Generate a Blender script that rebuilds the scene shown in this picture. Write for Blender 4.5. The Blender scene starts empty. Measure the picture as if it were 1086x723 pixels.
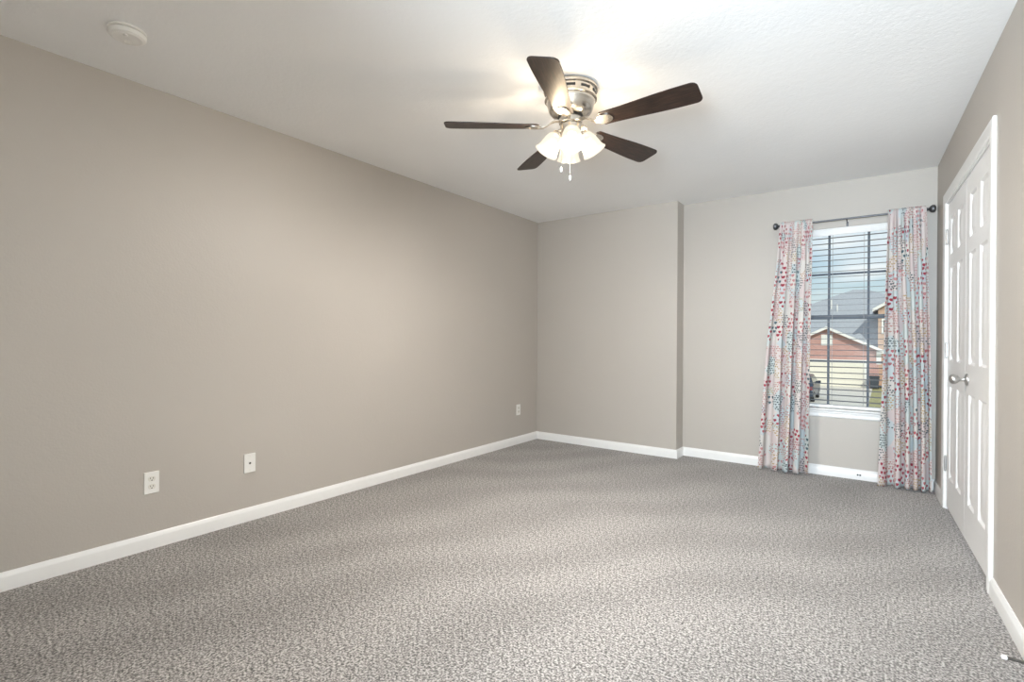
import bpy, bmesh, math, random
from mathutils import Vector, Matrix

S = bpy.context.scene
COL = S.collection
PI = math.pi
random.seed(4)

# ------------------------------------------------------------------ camera
F_PX, YAW, PITCH, ROLL, EYE = 535.327, 0.635431, -0.002893, 0.005532, 1.118948
fwd = Vector((-math.sin(YAW) * math.cos(PITCH), math.cos(YAW) * math.cos(PITCH), math.sin(PITCH)))
rgt = Vector((math.cos(YAW), math.sin(YAW), 0))
up = rgt.cross(fwd)
r2 = rgt * math.cos(ROLL) + up * math.sin(ROLL)
u2 = r2.cross(fwd)
cam = bpy.data.cameras.new('camera')
camo = bpy.data.objects.new('camera', cam)
COL.objects.link(camo)
m3 = Matrix((r2, u2, -fwd)).transposed()
camo.matrix_world = Matrix.Translation((0, 0, EYE)) @ m3.to_4x4()
cam.sensor_fit = 'HORIZONTAL'
cam.sensor_width = 36
cam.lens = 36 * F_PX / 1086
cam.clip_start = 0.02
cam.clip_end = 500
S.camera = camo

# ------------------------------------------------------------------ colour management, sky, sun
S.view_settings.view_transform = 'Standard'
S.view_settings.look = 'None'
S.view_settings.gamma = 1
S.view_settings.use_curve_mapping = False
S.view_settings.exposure = 0.08
S.cycles.use_denoising = True
S.cycles.max_bounces = 14
S.cycles.diffuse_bounces = 10
S.cycles.transparent_max_bounces = 16
S.cycles.sample_clamp_indirect = 6
S.cycles.caustics_reflective = False
S.cycles.caustics_refractive = False

SKY_STRENGTH = 0.155
SUN_STRENGTH = 2.7
BULB_W = 57.0
SHADE_GLOW = 0.80
HALL_FILL_W = 465.0

W = bpy.data.worlds.new('sky')
S.world = W
W.use_nodes = True
nt = W.node_tree
bgn = nt.nodes['Background']
sky = nt.nodes.new('ShaderNodeTexSky')
sky.sky_type = 'NISHITA'
sky.sun_disc = False
sky.sun_elevation = math.radians(42)
sky.sun_rotation = math.radians(200)
sky.air_density = 1.2
sky.dust_density = 1.6
tc = nt.nodes.new('ShaderNodeTexCoord')
mp = nt.nodes.new('ShaderNodeMapping')
mp.inputs['Scale'].default_value = (3, 3, 11)
nz = nt.nodes.new('ShaderNodeTexNoise')
nz.inputs['Scale'].default_value = 2.2
nz.inputs['Detail'].default_value = 6
cr = nt.nodes.new('ShaderNodeValToRGB')
cr.color_ramp.elements[0].position = .42
cr.color_ramp.elements[1].position = .70
mixs = nt.nodes.new('ShaderNodeMix')
mixs.data_type = 'RGBA'
mixs.inputs['B'].default_value = (6.2, 6.3, 6.6, 1)
nt.links.new(tc.outputs['Generated'], mp.inputs['Vector'])
nt.links.new(mp.outputs[0], nz.inputs['Vector'])
nt.links.new(nz.outputs['Fac'], cr.inputs['Fac'])
nt.links.new(cr.outputs['Color'], mixs.inputs['Factor'])
haze = nt.nodes.new('ShaderNodeMix')
haze.data_type = 'RGBA'
haze.inputs['Factor'].default_value = .62
haze.inputs['B'].default_value = (3.5, 4.2, 5.2, 1)
nt.links.new(sky.outputs['Color'], haze.inputs['A'])
nt.links.new(haze.outputs['Result'], mixs.inputs['A'])
nt.links.new(mixs.outputs['Result'], bgn.inputs['Color'])
bgn.inputs['Strength'].default_value = SKY_STRENGTH

sun = bpy.data.lights.new('sun', 'SUN')
sun.energy = SUN_STRENGTH
sun.angle = math.radians(0.6)
sun.color = (1, .95, .87)
suno = bpy.data.objects.new('sun', sun)
COL.objects.link(suno)
suno.rotation_euler = Vector((-.45, .75, -.62)).to_track_quat('-Z', 'Y').to_euler()

# added fill light in a made-up hall behind the camera, brightens the ceiling
hall = bpy.data.lights.new('hall_fill', 'AREA')
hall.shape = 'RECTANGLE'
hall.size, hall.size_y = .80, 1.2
hall.energy = HALL_FILL_W
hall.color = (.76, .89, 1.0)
hallo = bpy.data.objects.new('hall_fill', hall)
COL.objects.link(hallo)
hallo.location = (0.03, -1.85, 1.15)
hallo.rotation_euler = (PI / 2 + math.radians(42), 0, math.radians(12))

# ------------------------------------------------------------------ mesh helpers
def link(name, me, mat=None, parent=None):
    o = bpy.data.objects.new(name, me)
    COL.objects.link(o)
    if mat is not None:
        for mm in (mat if isinstance(mat, (list, tuple)) else [mat]):
            o.data.materials.append(mm)
    if parent is not None:
        o.parent = parent
    return o

def obj(name, bm, mat=None, parent=None, smooth=None, bevel=0, segs=2, loc=None, rot=None):
    bmesh.ops.recalc_face_normals(bm, faces=bm.faces)
    me = bpy.data.meshes.new(name)
    bm.to_mesh(me)
    bm.free()
    o = link(name, me, mat, parent)
    if smooth is not None:
        for p in me.polygons:
            p.use_smooth = True
        if smooth < 170:
            me.set_sharp_from_angle(angle=math.radians(smooth))
    if bevel:
        md = o.modifiers.new('bevel', 'BEVEL')
        md.width = bevel
        md.segments = segs
        md.limit_method = 'ANGLE'
        md.angle_limit = math.radians(40)
    if loc is not None:
        o.location = loc
    if rot is not None:
        o.rotation_euler = rot
    return o

def thing(name, label, cat, loc=(0, 0, 0), rotz=0, group=None, kind=None):
    o = bpy.data.objects.new(name, None)
    COL.objects.link(o)
    o.location = loc
    o.rotation_euler = (0, 0, rotz)
    o.empty_display_size = .1
    return tag(o, label, cat, group, kind)

def tag(o, label=None, cat=None, group=None, kind=None):
    if label: o['label'] = label
    if cat: o['category'] = cat
    if group: o['group'] = group
    if kind: o['kind'] = kind
    return o

def B():
    return bmesh.new()

def quad(bm, *pts):
    return bm.faces.new([bm.verts.new(p) for p in pts])

def box(bm, x0, x1, y0, y1, z0, z1, mat=None):
    vs = [bm.verts.new((x, y, z)) for x in (x0, x1) for y in (y0, y1) for z in (z0, z1)]
    if mat is not None:
        for v in vs:
            v.co = mat @ v.co
    for f in ((0, 1, 3, 2), (4, 6, 7, 5), (0, 4, 5, 1), (2, 3, 7, 6), (0, 2, 6, 4), (1, 5, 7, 3)):
        bm.faces.new([vs[i] for i in f])
    return bm

def bx(x0, x1, y0, y1, z0, z1):
    return box(B(), x0, x1, y0, y1, z0, z1)

def prism(bm, poly, fn):
    """poly: 2-D outline; fn(p, k) -> 3-D point for k = 0 / 1."""
    a = [bm.verts.new(fn(p, 0)) for p in poly]
    b = [bm.verts.new(fn(p, 1)) for p in poly]
    n = len(poly)
    bm.faces.new(a)
    bm.faces.new(list(reversed(b)))
    for i in range(n):
        bm.faces.new((a[i], b[i], b[(i + 1) % n], a[(i + 1) % n]))
    return bm

def lathe(bm, prof, seg=32, mat=None, cap0=True, cap1=True):
    """prof: (radius, z)"""
    rings = []
    for r, z in prof:
        ring = []
        for i in range(seg):
            a = 2 * PI * i / seg
            v = Vector((r * math.cos(a), r * math.sin(a), z))
            ring.append(bm.verts.new(mat @ v if mat is not None else v))
        rings.append(ring)
    for k in range(len(rings) - 1):
        for i in range(seg):
            j = (i + 1) % seg
            bm.faces.new((rings[k][i], rings[k][j], rings[k + 1][j], rings[k + 1][i]))
    if cap0: bm.faces.new(list(reversed(rings[0])))
    if cap1: bm.faces.new(rings[-1])
    return bm

def tube(bm, pts, r, seg=10):
    pts = [Vector(p) for p in pts]
    rad = r if isinstance(r, (list, tuple)) else [r] * len(pts)
    rings = []
    for i, p in enumerate(pts):
        t = (pts[min(i + 1, len(pts) - 1)] - pts[max(i - 1, 0)]).normalized()
        ref = Vector((0, 0, 1)) if abs(t.z) < .92 else Vector((1, 0, 0))
        s = t.cross(ref).normalized()
        q = s.cross(t)
        rings.append([bm.verts.new(p + (s * math.cos(2 * PI * k / seg) + q * math.sin(2 * PI * k / seg)) * rad[i]) for k in range(seg)])
    for k in range(len(rings) - 1):
        for i in range(seg):
            j = (i + 1) % seg
            bm.faces.new((rings[k][i], rings[k][j], rings[k + 1][j], rings[k + 1][i]))
    bm.faces.new(list(reversed(rings[0])))
    bm.faces.new(rings[-1])
    return bm

def sweep(bm, path, prof):
    """mitred sweep of profile (offset to the left of travel, z) along a plan polyline"""
    path = [Vector((p[0], p[1])) for p in path]
    rows = []
    for i, p in enumerate(path):
        d0 = (p - path[i - 1]).normalized() if i else None
        d1 = (path[i + 1] - p).normalized() if i < len(path) - 1 else None
        n0 = Vector((-d0.y, d0.x)) if d0 else None
        n1 = Vector((-d1.y, d1.x)) if d1 else None
        if n0 is None: n = n1
        elif n1 is None: n = n0
        else:
            n = (n0 + n1)
            n = n / n.dot(n0)
        rows.append([bm.verts.new((p.x + n.x * o, p.y + n.y * o, z)) for o, z in prof])
    m = len(prof)
    for k in range(len(rows) - 1):
        for i in range(m):
            j = (i + 1) % m
            bm.faces.new((rows[k][i], rows[k][j], rows[k + 1][j], rows[k + 1][i]))
    bm.faces.new(rows[0])
    bm.faces.new(list(reversed(rows[-1])))
    return bm

def rounded(w, h, r, n=5):
    pts = []
    for cx, cy, a0 in ((w / 2 - r, h / 2 - r, 0), (-w / 2 + r, h / 2 - r, 90), (-w / 2 + r, -h / 2 + r, 180), (w / 2 - r, -h / 2 + r, 270)):
        for k in range(n + 1):
            a = math.radians(a0 + 90 * k / n)
            pts.append((cx + r * math.cos(a), cy + r * math.sin(a)))
    return pts

# ------------------------------------------------------------------ material helpers
class NT:
    def __init__(s, name):
        s.mat = bpy.data.materials.new(name)
        s.mat.use_nodes = True
        s.t = s.mat.node_tree
        s.b = s.t.nodes['Principled BSDF']
    def n(s, typ, **kw):
        nd = s.t.nodes.new(typ)
        for k, v in kw.items():
            setattr(nd, k, v)
        return nd
    def inp(s, sock, v):
        if isinstance(v, bpy.types.NodeSocket): s.t.links.new(v, sock)
        else: sock.default_value = v
    def m(s, op, a, b=0.0, c=0.0):
        nd = s.n('ShaderNodeMath', operation=op)
        s.inp(nd.inputs[0], a); s.inp(nd.inputs[1], b); s.inp(nd.inputs[2], c)
        return nd.outputs[0]
    def mix(s, f, a, b):
        nd = s.n('ShaderNodeMix', data_type='RGBA')
        s.inp(nd.inputs['Factor'], f)
        s.inp(nd.inputs['A'], a if isinstance(a, bpy.types.NodeSocket) else (*a, 1))
        s.inp(nd.inputs['B'], b if isinstance(b, bpy.types.NodeSocket) else (*b, 1))
        return nd.outputs['Result']
    def coord(s, what='Object', scale=(1, 1, 1), rot=(0, 0, 0)):
        t = s.n('ShaderNodeTexCoord')
        mpg = s.n('ShaderNodeMapping')
        mpg.inputs['Scale'].default_value = scale
        mpg.inputs['Rotation'].default_value = rot
        s.t.links.new(t.outputs[what], mpg.inputs[0])
        return mpg.outputs[0]
    def noise(s, vec, scale, detail=2, rough=.5, out='Fac'):
        nd = s.n('ShaderNodeTexNoise')
        if vec is not None: s.t.links.new(vec, nd.inputs['Vector'])
        nd.inputs['Scale'].default_value = scale
        nd.inputs['Detail'].default_value = detail
        nd.inputs['Roughness'].default_value = rough
        return nd.outputs[out]
    def ramp(s, f, stops, interp='LINEAR'):
        nd = s.n('ShaderNodeValToRGB')
        s.inp(nd.inputs[0], f)
        r = nd.color_ramp
        r.interpolation = interp
        while len(r.elements) < len(stops): r.elements.new(.5)
        for e, (p, c) in zip(r.elements, stops):
            e.position = p
            e.color = (*c, 1) if len(c) == 3 else c
        return nd.outputs['Color']
    def bump(s, h, strength=.2, dist=.002):
        nd = s.n('ShaderNodeBump')
        nd.inputs['Strength'].default_value = strength
        nd.inputs['Distance'].default_value = dist
        s.t.links.new(h, nd.inputs['Height'])
        s.t.links.new(nd.outputs[0], s.b.inputs['Normal'])
    def set(s, **kw):
        for k, v in kw.items():
            s.inp(s.b.inputs[k.replace('_', ' ')], v)
        return s

def plain(name, col, rough=.5, metal=0, var=.04, scale=30, **kw):
    t = NT(name)
    n = t.noise(t.coord(), scale, 3)
    lo = tuple(max(0, c * (1 - var)) for c in col)
    hi = tuple(min(1, c * (1 + var)) for c in col)
    t.set(Base_Color=t.ramp(n, [(.3, lo), (.7, hi)]), Roughness=rough, Metallic=metal, **kw)
    return t.mat

def paint(name, col, rough, strength, scale, dist=.0015, spec=.5):
    t = NT(name)
    c = t.coord()
    a = t.noise(c, scale, 3, .55)
    b = t.noise(c, scale * .3, 2)
    v = t.noise(c, 1.3, 2)
    t.set(Base_Color=t.ramp(v, [(.3, tuple(k * .985 for k in col)), (.7, tuple(min(1, k * 1.015) for k in col))]), Roughness=rough)
    t.b.inputs['Specular IOR Level'].default_value = spec
    h = t.m('ADD', t.m('MULTIPLY', a, .7), t.m('MULTIPLY', b, .5))
    t.bump(h, strength, dist)
    return t.mat

M = {}
M['wall'] = paint('greige wall paint', (.478, .442, .400), .48, .35, 95, .003)
M['ceiling'] = paint('ceiling paint', (.88, .88, .875), .9, .5, 60, .004, .2)
M['trim'] = plain('white semigloss trim', (.84, .84, .83), .28, var=.01)
M['door'] = plain('white door paint', (.88, .88, .88), .32, var=.01)
M['plate'] = plain('white plastic', (.82, .81, .78), .35, var=.01)
M['plate_inner'] = plain('ivory plastic', (.72, .70, .64), .4, var=.01)
M['hole'] = plain('dark slot', (.03, .028, .025), .6)
M['nickel'] = plain('brushed nickel', (.62, .58, .52), .27, 1, .06, 60)
M['satin'] = plain('satin steel', (.55, .54, .53), .33, 1, .05, 60)
M['rod'] = plain('pewter rod', (.16, .165, .175), .4, .85, .1, 60)
M['dark_gap'] = plain('black band', (.02, .02, .02), .5)
M['blind'] = plain('white blind valance', (.80, .80, .79), .4, var=.02)
M['slat'] = plain('backlit grey slat', (.20, .205, .21), .6, var=.02)  # dark backlit look of the slats put into their base colour
M['vinyl'] = plain('backlit dark vinyl', (.10, .12, .15), .5, var=.04)  # sash and grid bars: silhouette tone against the bright outside, held in the colour
M['cord'] = plain('blind cord', (.45, .45, .45), .8)
M['rubber'] = plain('white rubber', (.80, .80, .78), .6)
M['spring'] = plain('spring steel', (.30, .29, .27), .35, 1)

# carpet
t = NT('speckled carpet')
c = t.coord()
f1 = t.noise(c, 125, 1, .5)
f2 = t.noise(c, 240, 1, .6)
f0 = t.noise(c, 62, 1, .5)
mixf = t.m('ADD', t.m('MULTIPLY', f1, .56), t.m('ADD', t.m('MULTIPLY', f2, .22), t.m('MULTIPLY', f0, .22)))
base = t.ramp(mixf, [(.37, (.058, .053, .049)), (.455, (.155, .143, .134)), (.53, (.315, .292, .275)), (.62, (.50, .47, .445))])
big = t.noise(t.coord(), 1.7, 2, .5)
wvt = t.n('ShaderNodeTexWave', wave_type='BANDS', bands_direction='X')
t.t.links.new(t.coord(rot=(0, 0, .62)), wvt.inputs['Vector'])
wvt.inputs['Scale'].default_value = .55; wvt.inputs['Distortion'].default_value = 8; wvt.inputs['Detail'].default_value = 1; wvt.inputs['Detail Scale'].default_value = .9
lay = t.m('ADD', t.m('MULTIPLY', big, .72), t.m('MULTIPLY', wvt.outputs['Fac'], .28))
tone = t.ramp(lay, [(.30, (.90, .895, .89)), (.47, (.98, .98, .98)), (.53, (1.03, 1.03, 1.03)), (.66, (1.10, 1.10, 1.10))])
mul = t.n('ShaderNodeMix', data_type='RGBA', blend_type='MULTIPLY')
mul.inputs['Factor'].default_value = 1
t.t.links.new(base, mul.inputs['A']); t.t.links.new(tone, mul.inputs['B'])
t.set(Base_Color=mul.outputs['Result'], Roughness=.95)
t.b.inputs['Specular IOR Level'].default_value = .1
t.b.inputs['Sheen Weight'].default_value = .25
t.b.inputs['Sheen Roughness'].default_value = .5
t.bump(mixf, .32, .005)
M['carpet'] = t.mat

# dark walnut blade
t = NT('dark walnut')
c = t.coord(scale=(3, 42, 10))
g = t.noise(c, 3.5, 6, .62)
t.set(Base_Color=t.ramp(g, [(.32, (.008, .005, .004)), (.52, (.026, .014, .010)), (.68, (.066, .036, .024))]), Roughness=.36)
t.bump(g, .25, .001)
M['walnut'] = t.mat

# frosted lamp glass, lit from inside
t = NT('frosted glass shade')
tp = t.n('ShaderNodeBsdfTransparent'); tp.inputs['Color'].default_value = (.23, .21, .18, 1)
em = t.n('ShaderNodeEmission'); em.inputs['Color'].default_value = (1, .90, .74, 1); em.inputs['Strength'].default_value = SHADE_GLOW
gs = t.n('ShaderNodeBsdfGlossy'); gs.inputs['Roughness'].default_value = .25; gs.inputs['Color'].default_value = (.05, .05, .05, 1)
a1 = t.n('ShaderNodeAddShader'); ad = t.n('ShaderNodeAddShader')
t.t.links.new(tp.outputs[0], a1.inputs[0]); t.t.links.new(gs.outputs[0], a1.inputs[1])
t.t.links.new(a1.outputs[0], ad.inputs[0]); t.t.links.new(em.outputs[0], ad.inputs[1])
t.t.links.new(ad.outputs[0], t.t.nodes['Material Output'].inputs['Surface'])
M['shade'] = t.mat

t = NT('lit bulb')
t.set(Base_Color=(.9, .85, .7, 1), Emission_Color=(1, .86, .62, 1), Emission_Strength=2.5, Roughness=.3)
M['bulb'] = t.mat

# window glass
t = NT('window glass')
gl = t.n('ShaderNodeBsdfGlossy'); gl.inputs['Roughness'].default_value = .12
tp = t.n('ShaderNodeBsdfTransparent'); tp.inputs['Color'].default_value = (.93, .96, .95, 1)
fr = t.n('ShaderNodeFresnel'); fr.inputs['IOR'].default_value = 1.06
mx = t.n('ShaderNodeMixShader')
t.t.links.new(fr.outputs[0], mx.inputs[0]); t.t.links.new(tp.outputs[0], mx.inputs[1]); t.t.links.new(gl.outputs[0], mx.inputs[2])
t.t.links.new(mx.outputs[0], t.t.nodes['Material Output'].inputs['Surface'])
M['glass'] = t.mat

# curtain print: patches of small and large hearts
def heart_mask(t, u, v, size):
    """1 inside a heart; brick lattice of pitch `size` metres"""
    vv = t.m('DIVIDE', v, size)
    row = t.m('FLOOR', vv)
    uu = t.m('ADD', t.m('DIVIDE', u, size), t.m('MULTIPLY', row, .5))
    jt = t.n('ShaderNodeTexWhiteNoise', noise_dimensions='2D')
    cj = t.n('ShaderNodeCombineXYZ')
    t.t.links.new(row, cj.inputs[0]); t.t.links.new(t.m('FLOOR', uu), cj.inputs[1])
    t.t.links.new(cj.outputs[0], jt.inputs['Vector'])
    jy = t.m('MULTIPLY', t.m('SUBTRACT', jt.outputs['Value'], .5), 1.1)
    x = t.m('ADD', t.m('MULTIPLY', t.m('SUBTRACT', t.m('FRACT', uu), .5), 3.3), t.m('MULTIPLY', jy, .7))
    y = t.m('ADD', t.m('MULTIPLY', t.m('SUBTRACT', t.m('FRACT', vv), .5), 3.3), t.m('ADD', jy, .1))
    x2 = t.m('MULTIPLY', x, x); y2 = t.m('MULTIPLY', y, y)
    a = t.m('SUBTRACT', t.m('ADD', x2, y2), 1.0)
    a3 = t.m('MULTIPLY', t.m('MULTIPLY', a, a), a)
    hh = t.m('SUBTRACT', a3, t.m('MULTIPLY', x2, t.m('MULTIPLY', y2, y)))
    wn = t.n('ShaderNodeTexWhiteNoise', noise_dimensions='2D')
    cv = t.n('ShaderNodeCombineXYZ')
    t.t.links.new(t.m('FLOOR', uu), cv.inputs[0]); t.t.links.new(row, cv.inputs[1])
    t.t.links.new(cv.outputs[0], wn.inputs['Vector'])
    return t.m('MULTIPLY', t.m('LESS_THAN', hh, 0.0), t.m('GREATER_THAN', wn.outputs['Value'], .2)), wn.outputs['Value']

t = NT('heart print curtain cloth')
uvn = t.n('ShaderNodeUVMap'); uvn.uv_map = 'UVMap'
sp = t.n('ShaderNodeSeparateXYZ'); t.t.links.new(uvn.outputs[0], sp.inputs[0])
U_, V_ = sp.outputs[0], sp.outputs[1]
vo = t.n('ShaderNodeTexVoronoi', voronoi_dimensions='2D'); vo.inputs['Scale'].default_value = 9.5
wob = t.n('ShaderNodeVectorMath', operation='MULTIPLY_ADD')
nzz = t.n('ShaderNodeTexNoise', noise_dimensions='2D'); nzz.inputs['Scale'].default_value = 9
t.t.links.new(uvn.outputs[0], nzz.inputs['Vector'])
t.t.links.new(nzz.outputs['Color'], wob.inputs[0]); wob.inputs[1].default_value = (.07, .07, 0); t.t.links.new(uvn.outputs[0], wob.inputs[2])
t.t.links.new(wob.outputs[0], vo.inputs['Vector'])
sc = t.n('ShaderNodeSeparateColor'); t.t.links.new(vo.outputs['Color'], sc.inputs[0])
ra, rb, rc = sc.outputs
bg = t.ramp(ra, [(0, (.64, .58, .56)), (.28, (.53, .585, .595)), (.50, (.64, .61, .575)), (.68, (.61, .53, .52)), (.86, (.56, .61, .60))], 'CONSTANT')
hc1 = t.ramp(rb, [(0, (.34, .055, .08)), (.30, (.50, .24, .24)), (.55, (.30, .05, .07)), (.74, (.42, .14, .15)), (.90, (.08, .13, .15))], 'CONSTANT')
hc2 = t.ramp(rc, [(0, (.48, .27, .25)), (.24, (.10, .12, .13)), (.36, (.44, .32, .17)), (.52, (.40, .15, .16)), (.82, (.48, .25, .25))], 'CONSTANT')
big_h, bw = heart_mask(t, U_, V_, .036)
sml_h, sw_ = heart_mask(t, U_, V_, .019)
use_big = t.m('GREATER_THAN', rc, .56)
blank = t.m('GREATER_THAN', t.m('FRACT', t.m('MULTIPLY', rb, 7.3)), .14)
mb = t.m('MULTIPLY', t.m('MULTIPLY', big_h, use_big), blank)
ms = t.m('MULTIPLY', t.m('MULTIPLY', sml_h, t.m('SUBTRACT', 1.0, use_big)), blank)
colr = t.mix(ms, t.mix(mb, bg, hc1), hc2)
wv = t.noise(uvn.outputs[0], 900, 1)
t.set(Base_Color=colr, Roughness=.85)
t.b.inputs['Specular IOR Level'].default_value = .15
t.bump(wv, .1, .0005)
trl = t.n('ShaderNodeBsdfTranslucent'); t.t.links.new(colr, trl.inputs['Color'])
mxx = t.n('ShaderNodeMixShader'); mxx.inputs[0].default_value = .06
t.t.links.new(t.b.outputs[0], mxx.inputs[1]); t.t.links.new(trl.outputs[0], mxx.inputs[2])
t.t.links.new(mxx.outputs[0], t.t.nodes['Material Output'].inputs['Surface'])
M['curtain'] = t.mat

# outside
def brickmat(name, c1, c2, mortar, sw=.5, sh=.08):
    t = NT(name)
    co = t.n('ShaderNodeTexCoord')
    mpg = t.n('ShaderNodeMapping'); mpg.inputs['Rotation'].default_value = (PI / 2, 0, 0)
    t.t.links.new(co.outputs['Object'], mpg.inputs[0])
    br = t.n('ShaderNodeTexBrick')
    br.inputs['Color1'].default_value = (*c1, 1); br.inputs['Color2'].default_value = (*c2, 1); br.inputs['Mortar'].default_value = (*mortar, 1)
    br.inputs['Scale'].default_value = 1; br.inputs['Brick Width'].default_value = .24; br.inputs['Row Height'].default_value = .085
    br.inputs['Mortar Size'].default_value = .008
    t.t.links.new(mpg.outputs[0], br.inputs['Vector'])
    t.set(Base_Color=br.outputs['Color'], Roughness=.9)
    return t.mat
M['brick'] = brickmat('red brick', (.46, .22, .19), (.53, .28, .25), (.58, .50, .46))
M['tan_brick'] = brickmat('tan brick', (.50, .30, .20), (.56, .36, .25), (.55, .48, .42))
t = NT('grey shingles')
c = t.coord(scale=(2, 2, 6))
t.set(Base_Color=t.ramp(t.noise(c, 4, 5, .7), [(.3, (.29, .31, .34)), (.7, (.44, .46, .49))]), Roughness=.9)
M['shingle'] = t.mat
M['house_trim'] = plain('white house trim', (.80, .79, .76), .6)
M['garage'] = plain('cream garage door', (.78, .74, .64), .5, var=.02)
M['concrete'] = plain('pale concrete', (.66, .63, .57), .9, var=.08, scale=3)
M['lawn'] = plain('dry lawn', (.36, .34, .17), 1, var=.3, scale=4)
M['asphalt'] = plain('asphalt', (.16, .16, .165), .9, var=.15, scale=6)
M['bin'] = plain('dark bin plastic', (.045, .055, .07), .5)
M['carpaint'] = plain('dark blue car paint', (.05, .065, .095), .25, .3)
M['tyre'] = plain('tyre rubber', (.02, .02, .02), .8)
M['darkglass'] = plain('dark glass', (.03, .04, .05), .08)
M['rim'] = plain('wheel alloy', (.5, .5, .52), .3, 1)

# ------------------------------------------------------------------ room shell
H = 2.44
D1, D2 = 4.77486, 4.96152             # the boxed-out left part and the window part of the far wall
XB = -1.58112                         # where the boxed-out part ends
TR, TL = math.tan(-.040367), math.tan(-.010485)
YN = -0.62                            # wall behind the camera
def XR(y): return .316567 + (y - D2) * TR
def XL(y): return -3.165773 + (y - D1) * TL
WT = .14
WX0, WX1, WZ0, WZ1 = -.700, .212, .560, 2.062      # window opening
DC, DW, DH = 3.800, 1.352, 2.056                   # double door: middle along the wall, opening width and height
CR = math.cos(math.atan(TR))
DY0, DY1 = DC - DW / 2 * CR, DC + DW / 2 * CR

fl = bx(-3.6, 1.0, YN - 1.7, D2 + .2, -.06, 0)
tag(obj('floor', fl, M['carpet']), 'speckled grey beige carpet covering the whole bedroom floor', 'carpet', kind='structure')
tag(obj('ceiling', bx(-3.6, 1.0, YN - 1.7, D2 + .2, H, H + .12), M['ceiling']), 'textured white ceiling of the bedroom', 'ceiling', kind='structure')

bm = prism(B(), [(XL(YN - .2), YN - .2), (XL(D2 + .14), D2 + .14), (XL(D2 + .14) - WT, D2 + .14), (XL(YN - .2) - WT, YN - .2)], lambda p, k: (p[0], p[1], H * k))
tag(obj('wall_left', bm, M['wall']), 'long plain greige wall on the left with outlets low down', 'wall', kind='structure')
# far wall: boxed-out part and the part with the window hole
bm = prism(B(), [(XL(D1), D1), (XB, D1), (XB, D2 + WT), (XL(D1), D2 + WT)], lambda p, k: (p[0], p[1], H * k))
for x0, x1, z0, z1 in ((XB, WX0, 0, H), (WX1, XR(D2), 0, H), (WX0, WX1, 0, WZ0 - .02), (WX0, WX1, WZ1, H)):
    box(bm, x0, x1, D2, D2 + WT, z0, z1)
bmesh.ops.remove_doubles(bm, verts=bm.verts, dist=1e-5)
tag(obj('wall_far', bm, M['wall']), 'greige far wall with a boxed-out left part and the window', 'wall', kind='structure')
bm = B()
for y0, y1, z0, z1 in ((YN - .2, DY0, 0, H), (DY1, D2 + .14, 0, H), (DY0, DY1, DH, H)):
    prism(bm, [(XR(y0), y0), (XR(y1), y1), (XR(y1) + WT, y1), (XR(y0) + WT, y0)], lambda p, k, a=z0, b=z1: (p[0], p[1], b if k else a))
bmesh.ops.remove_doubles(bm, verts=bm.verts, dist=1e-5)
tag(obj('wall_right', bm, M['wall']), 'greige wall on the right holding the white double door', 'wall', kind='structure')
bm = B()  # doorway and hall shell are added, unseen, to admit and shape the fill light
for x0, x1, z0, z1 in ((XL(YN), -.40, 0, H), (.46, XR(YN), 0, H), (-.40, .46, 2.05, H)):
    box(bm, x0, x1, YN - .14, YN, z0, z1)
for x0, x1, y0, y1 in ((-.40, .46, YN - 1.65, YN - 1.53), (-.52, -.40, YN - 1.65, YN - .14), (.46, .58, YN - 1.65, YN - .14)):
    box(bm, x0, x1, y0, y1, 0, H)
tag(obj('wall_near', bm, M['wall']), 'greige wall behind the camera with a doorway and hall added for the fill light', 'wall', kind='structure')

BASE = [(0, 0), (.014, 0), (.014, .058), (.012, .066), (.009, .070), (.0075, .078), (.004, .082), (0, .082)]
CASW = .070
yA, yB = DY0 - CASW * CR - .004, DY1 + CASW * CR + .004
def base(name, path, label):
    return tag(obj(name, sweep(B(), path, BASE), M['trim'], smooth=35), label, 'baseboard', kind='structure')
base('baseboard_left', [(XL(D1 - .0), D1 - .0), (XL(YN), YN)], 'white baseboard along the long left wall')
base('baseboard_far', [(XR(D2), D2), (XB, D2), (XB, D1), (XL(D1), D1)], 'white baseboard along the far wall under the window')
base('baseboard_right', [(XR(yB), yB), (XR(D2), D2)][::1], 'short white baseboard between double door and far corner')
base('baseboard_right', [(XR(YN), YN), (XR(yA), yA)], 'white baseboard on right wall nearer than the double door')

# ------------------------------------------------------------------ double door in the right wall
RW = math.atan2(1, TR)
door = thing('door_1', 'white six-panel double door with brushed knob in the right wall', 'door', (XR(DC), DC, 0), RW, kind='structure')
hw = DW / 2
bm = B()          # casing: colonial profile, side legs and head as one trim
prof = [(0, 0), (0, .009), (.010, .013), (.022, .011), (.045, .016), (.062, .016), (.070, .012), (.070, 0)]  # outward from opening, into the room
def casing(bm, x0, x1, z1, prof, z0=0):
    rows = []
    for (x, z, sx, sz) in ((x0, z0, -1, 0), (x0, z1, -1, 1), (x1, z1, 1, 1), (x1, z0, 1, 0)):
        rows.append([bm.verts.new((x + sx * o, d, z + sz * o)) for o, d in prof])
    m = len(prof)
    for k in range(3):
        for i in range(m):
            j = (i + 1) % m
            bm.faces.new((rows[k][i], rows[k][j], rows[k + 1][j], rows[k + 1][i]))
    bm.faces.new(rows[0]); bm.faces.new(list(reversed(rows[3])))
casing(bm, -hw + .006, hw - .006, DH - .006, prof)
obj('casing', bm, M['trim'], door, smooth=30)
bm = B()          # jamb with stops
box(bm, -hw, -hw + .016, -WT, .001, 0, DH); box(bm, hw - .016, hw, -WT, .001, 0, DH); box(bm, -hw + .016, hw - .016, -WT, .001, DH - .016, DH)
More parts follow.
